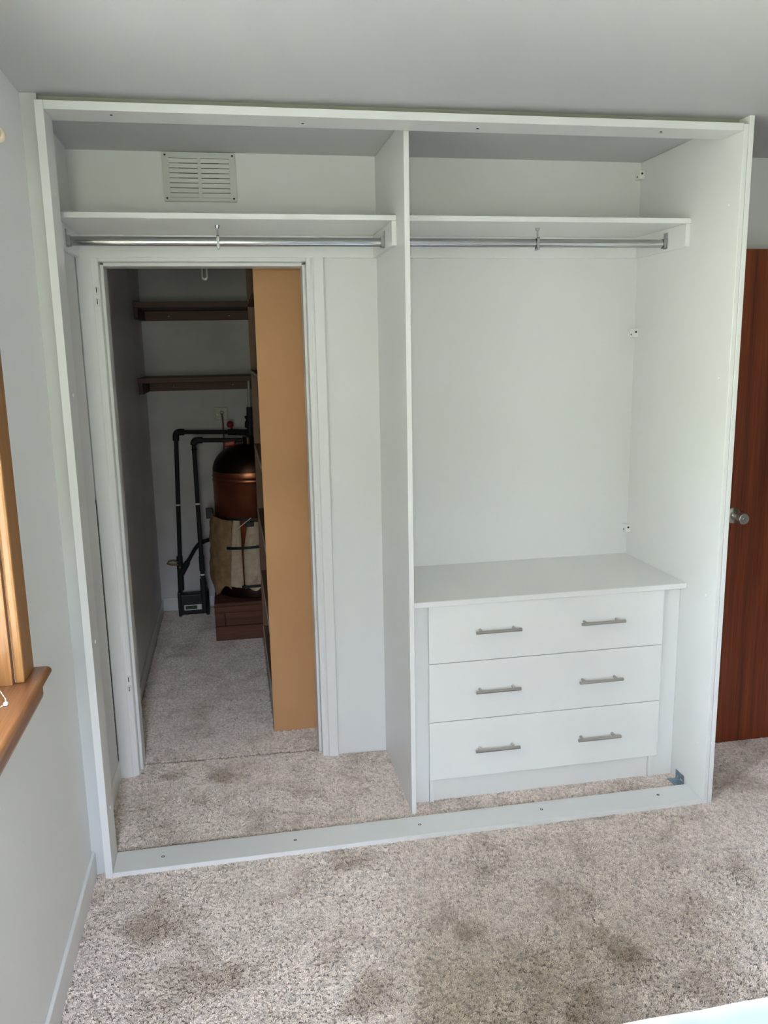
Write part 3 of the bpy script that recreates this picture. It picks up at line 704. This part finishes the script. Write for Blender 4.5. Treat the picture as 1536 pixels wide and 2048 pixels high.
bm = B(); tube(bm, [(.257, 2.52, .315), (.257, 2.52, .18)], .019, 16); obj('pipe_coupling', bm, M_LAG, pB, True)
bm = B(); tube(bm, [(.256, 2.52, .46), (.2563, 2.52, .37)], .0165, 16); obj('pipe_coupling', bm, M_LAG, pB, True)
pC = thing('valve_pipe', (.585, 2.62, 1.10), 'upright black pipe with red valve handles over the dome', 'pipe')
bm = B(); tube(bm, [(.590, 2.62, 1.142), (.594, 2.62, 1.36)], .017, 14); tube(bm, [(.575, 2.62, 1.30), (.577, 2.60, 1.27), (.575, 2.62, 1.24)], .014, 10)
tube(bm, [(.4625, 2.758, 1.197), (.58, 2.66, 1.20)], .019, 12); obj('riser', bm, M_LAG, pC, True)
bm = B(); tube(bm, [(.595, 2.62, 1.36), (.598, 2.62, 1.52)], .009, 12); obj('upper_pipe', bm, M_OUTLET, pC, True)
bm = B(); lathe(bm, (.476, 2.745, 1.236), [(.006, -.02), (.006, 0), (.020, .002), (.022, .016), (.016, .028), (0, .030)], 20, Vector((-.25, -.55, 1))); obj('tap_handle', bm, M_RED, pC, True)
bm = B(); box(bm, .428, .500, 2.435, 2.468, 1.140, 1.174, .012, 3, rot=Matrix.Rotation(math.radians(-8), 3, 'Y')); obj('valve_cap', bm, M_RED, pC, True)

# black control box on the closet floor
cb_ = thing('control_box', (.176, 2.80, 0), 'small black control box with a silver display on closet floor', 'control box')
bx('case', M_BLKPL, cb_, .092, .262, 2.775, 2.835, .010, .150, .012, seg=3)
bx('side_cheek', M_BLKPL, cb_, .078, .100, 2.768, 2.840, -.002, .165, .008, seg=2); bx('side_cheek', M_BLKPL, cb_, .254, .276, 2.768, 2.840, -.002, .165, .008, seg=2)
dp = bx('display', M_SILVER, cb_, .116, .228, 2.7715, 2.7755, .042, .078, .0015); dp['label'] = 'silver display bezel'
bx('screen', M_LCD, dp, .124, .198, 2.7705, 2.7716, .048, .072, .0003)
bm = B(); tube(bm, [(.276, 2.80, .045), (.32, 2.81, .040), (.40, 2.84, .020), (.46, 2.86, .008)], .003, 8); obj('lead', bm, M_BLKPL, cb_, True)
bm = B(); tube(bm, [(.095, 2.865, .153), (.090, 2.862, .10), (.10, 2.85, .05)], .012, 12); obj('inlet_pipe', bm, M_LAG, cb_, True)

# wall socket, lead
sk = thing('wall_socket', (.42, YC, 1.26), 'square old wall socket on closet end wall above pipes', 'socket')
bx('face_plate', M_OUTLET, sk, .380, .461, YC-.009, YC-.0005, 1.262, 1.343, .003, seg=2)
bx('rocker', M_PLAST, sk, .392, .398, YC-.012, YC-.0088, 1.290, 1.304, .001)
obj('plug', lathe(B(), (.424, YC-.009, 1.308), [(.014, 0), (.012, .018), (.006, .022)], 16, Vector((0, -1, 0))), M_OUTLET, sk, True)
bm = B(); tube(bm, [(.424, YC-.028, 1.306), (.426, YC-.030, 1.28), (.428, YC-.016, 1.24), (.428, YC-.012, 1.15), (.424, YC-.012, 1.05)], .0055, 8); obj('lead', bm, M_CABLE, sk, True)

# folded tube lamp hanging from the closet ceiling
lb = thing('hanging_bulb', (.392, 1.60, 2.40), 'white folded-tube bulb hanging from closet ceiling', 'light bulb')
bm = B(); cyl(bm, (.392, 1.60, 2.399), (.392, 1.60, 2.383), .045, 24); cyl(bm, (.392, 1.60, 2.383), (.392, 1.60, 2.30), .020, 20); obj('bulb_holder', bm, M_PLAST, lb)
bm = B()
for dy in (-.011, .011):
    x0, x1 = .385, .404
    pts = [(x0, 1.60+dy, 2.20)]+[((x0+x1)/2-(x1-x0)/2*math.cos(t), 1.60+dy, 2.043-(x1-x0)/2*math.sin(t)) for t in [PI*i/8 for i in range(9)]]+[(x1, 1.60+dy, 2.20)]
    tube(bm, pts, .0052, 10)
obj('glass_tube', bm, M_BULB, lb, True)
bm = B(); cyl(bm, (.392, 1.60, 2.30), (.392, 1.60, 2.19), .026, 22, .024); obj('lamp_base', bm, M_PLAST, lb)

# ------------------------------------------------------------------ roller blind, bead chain, curtain pole
rb = thing('roller_blind', (-.085, -1.0, .95), 'pale roller blind let down inside the timber window', 'blind')
YB0, YB1 = -1.28, -.655
bm = B(); box(bm, -.0865, -.0850, YB0, YB1, .985, 2.03); obj('cloth', bm, M_CLOTH, rb)
bx('hem_bar', M_CLOTH, rb, -.092, -.080, YB0, YB1, .958, .986, .004, seg=2)
obj('roller', cyl(B(), (-.085, YB0, 2.035), (-.085, YB1, 2.035), .022, 20), M_PLAST, rb, True)
cpts = []
for i in range(60):
    t = i/59; cpts.append((-.074, -.668-.004*math.sin(t*9), 1.95-(1.95-.99)*t))
loop = [(-.074, -.668, .985), (-.060, -.680, .955), (-.040, -.715, .9475), (-.030, -.745, .9475), (-.040, -.762, .9475), (-.058, -.755, .9475), (-.070, -.725, .951), (-.078, -.690, .962)]
bm = B(); tube(bm, cpts, .0009, 6)
lp = []
for a, c in zip(loop, loop[1:]):
    for i in range(3): lp.append(Vector(a).lerp(Vector(c), i/3))
tube(bm, lp, .0009, 6)
for p in cpts[::2] + lp: sphere(bm, p, .0019, 8, 6)
o = obj('bead_chain', bm, M_BEAD, rb, True)
bx('chain_joiner', M_PLAST, rb, -.036, -.026, -.752, -.742, .9445, .952, .002)
cpole = thing('curtain_pole', (.030, -1.6, 2.15), 'beige curtain pole end projecting over the window', 'curtain pole')
obj('pole', cyl(B(), (.032, -2.68, 2.148), (.032, -.585, 2.148), .011, 18), M_POLE, cpole, True)
obj('finial', lathe(B(), (.032, -.592, 2.148), [(.011, 0), (.015, .004), (.016, .016), (.011, .026), (0, .028)], 20, Vector((0, 1, 0))), M_POLE, cpole, True)
for y in (-.64, -2.60):
    obj('pole_bracket', cyl(B(), (WF-.001, y, 2.148), (.030, y, 2.148), .007, 12), M_POLE, cpole)

# ------------------------------------------------------------------ bed corner
bed = thing('bed', (1.55, -2.35, 0), 'bed with a white and pale blue cover near the camera', 'bed')
X0, X1, Y0b, Y1b, ZT = .72, 2.28, -3.38, -1.372, .50
bx('base', mat('bed_base_cloth', (.35, .35, .36, 1), .8), bed, X0+.04, X1-.04, Y0b+.04, Y1b-.05, .10, .30, .01)
for x in (X0+.12, X1-.12):
    for y in (Y0b+.12, Y1b-.14): obj('leg', cyl(B(), (x, y, -.001), (x, y, .10), .025, 16), M_SILLW, bed)
bx('mattress', mat('mattress_cloth', (.75, .75, .76, 1), .85), bed, X0+.03, X1-.03, Y0b+.03, Y1b-.04, .302, .478, .04, seg=3)
# cover: draped sheet with a wavy rounded edge
bm = B(); nx, ny = 70, 80; g = []
for i in range(nx+1):
    row = []
    for j in range(ny+1):
        sx_ = -.22+(X1-X0+.44)*i/nx; sy_ = -.22+(Y1b-Y0b+.22)*j/ny + .22*(j/ny)
        def fold(s, L):
            R_ = .05
            if s < 0: return -R_*.0 - min(.02, .0), -max(0, -s)
            if s > L: return L, -(s-L)
            return s, 0
        ax, dzx = fold(sx_, X1-X0); ay, dzy = fold(sy_, Y1b-Y0b)
        z = ZT+min(dzx, dzy)
        ex = min(ax, X1-X0-ax); ey = min(ay, Y1b-Y0b-ay); ed = min(ex, ey)
        if ed < .05 and min(dzx, dzy) == 0: z -= .018*(1-ed/.05)**2
        px, py = X0+ax, Y0b+ay
        wv_ = .010*noise.noise(Vector((px*5, py*5, 1)))+.006*noise.noise(Vector((px*14, py*9, 4)))
        if min(dzx, dzy) < 0 or ed < .05:
            k = min(1, -min(dzx, dzy)/.1+.35)
            py += k*(.010*math.sin(px*11)+.006*math.sin(px*23+1)) if dzy < 0 or ey < .05 else 0
            px += k*.012*math.sin(py*12) if dzx < 0 else 0
        row.append(bm.verts.new((px, py, z+wv_*(1 if min(dzx, dzy) == 0 else .2))))
    g.append(row)
for i in range(nx):
    for j in range(ny): bm.faces.new((g[i][j], g[i+1][j], g[i+1][j+1], g[i][j+1]))
o = obj('bed_cover', bm, M_BED, bed, True)
md = o.modifiers.new('thickness', 'SOLIDIFY'); md.thickness = .008; md.offset = -1
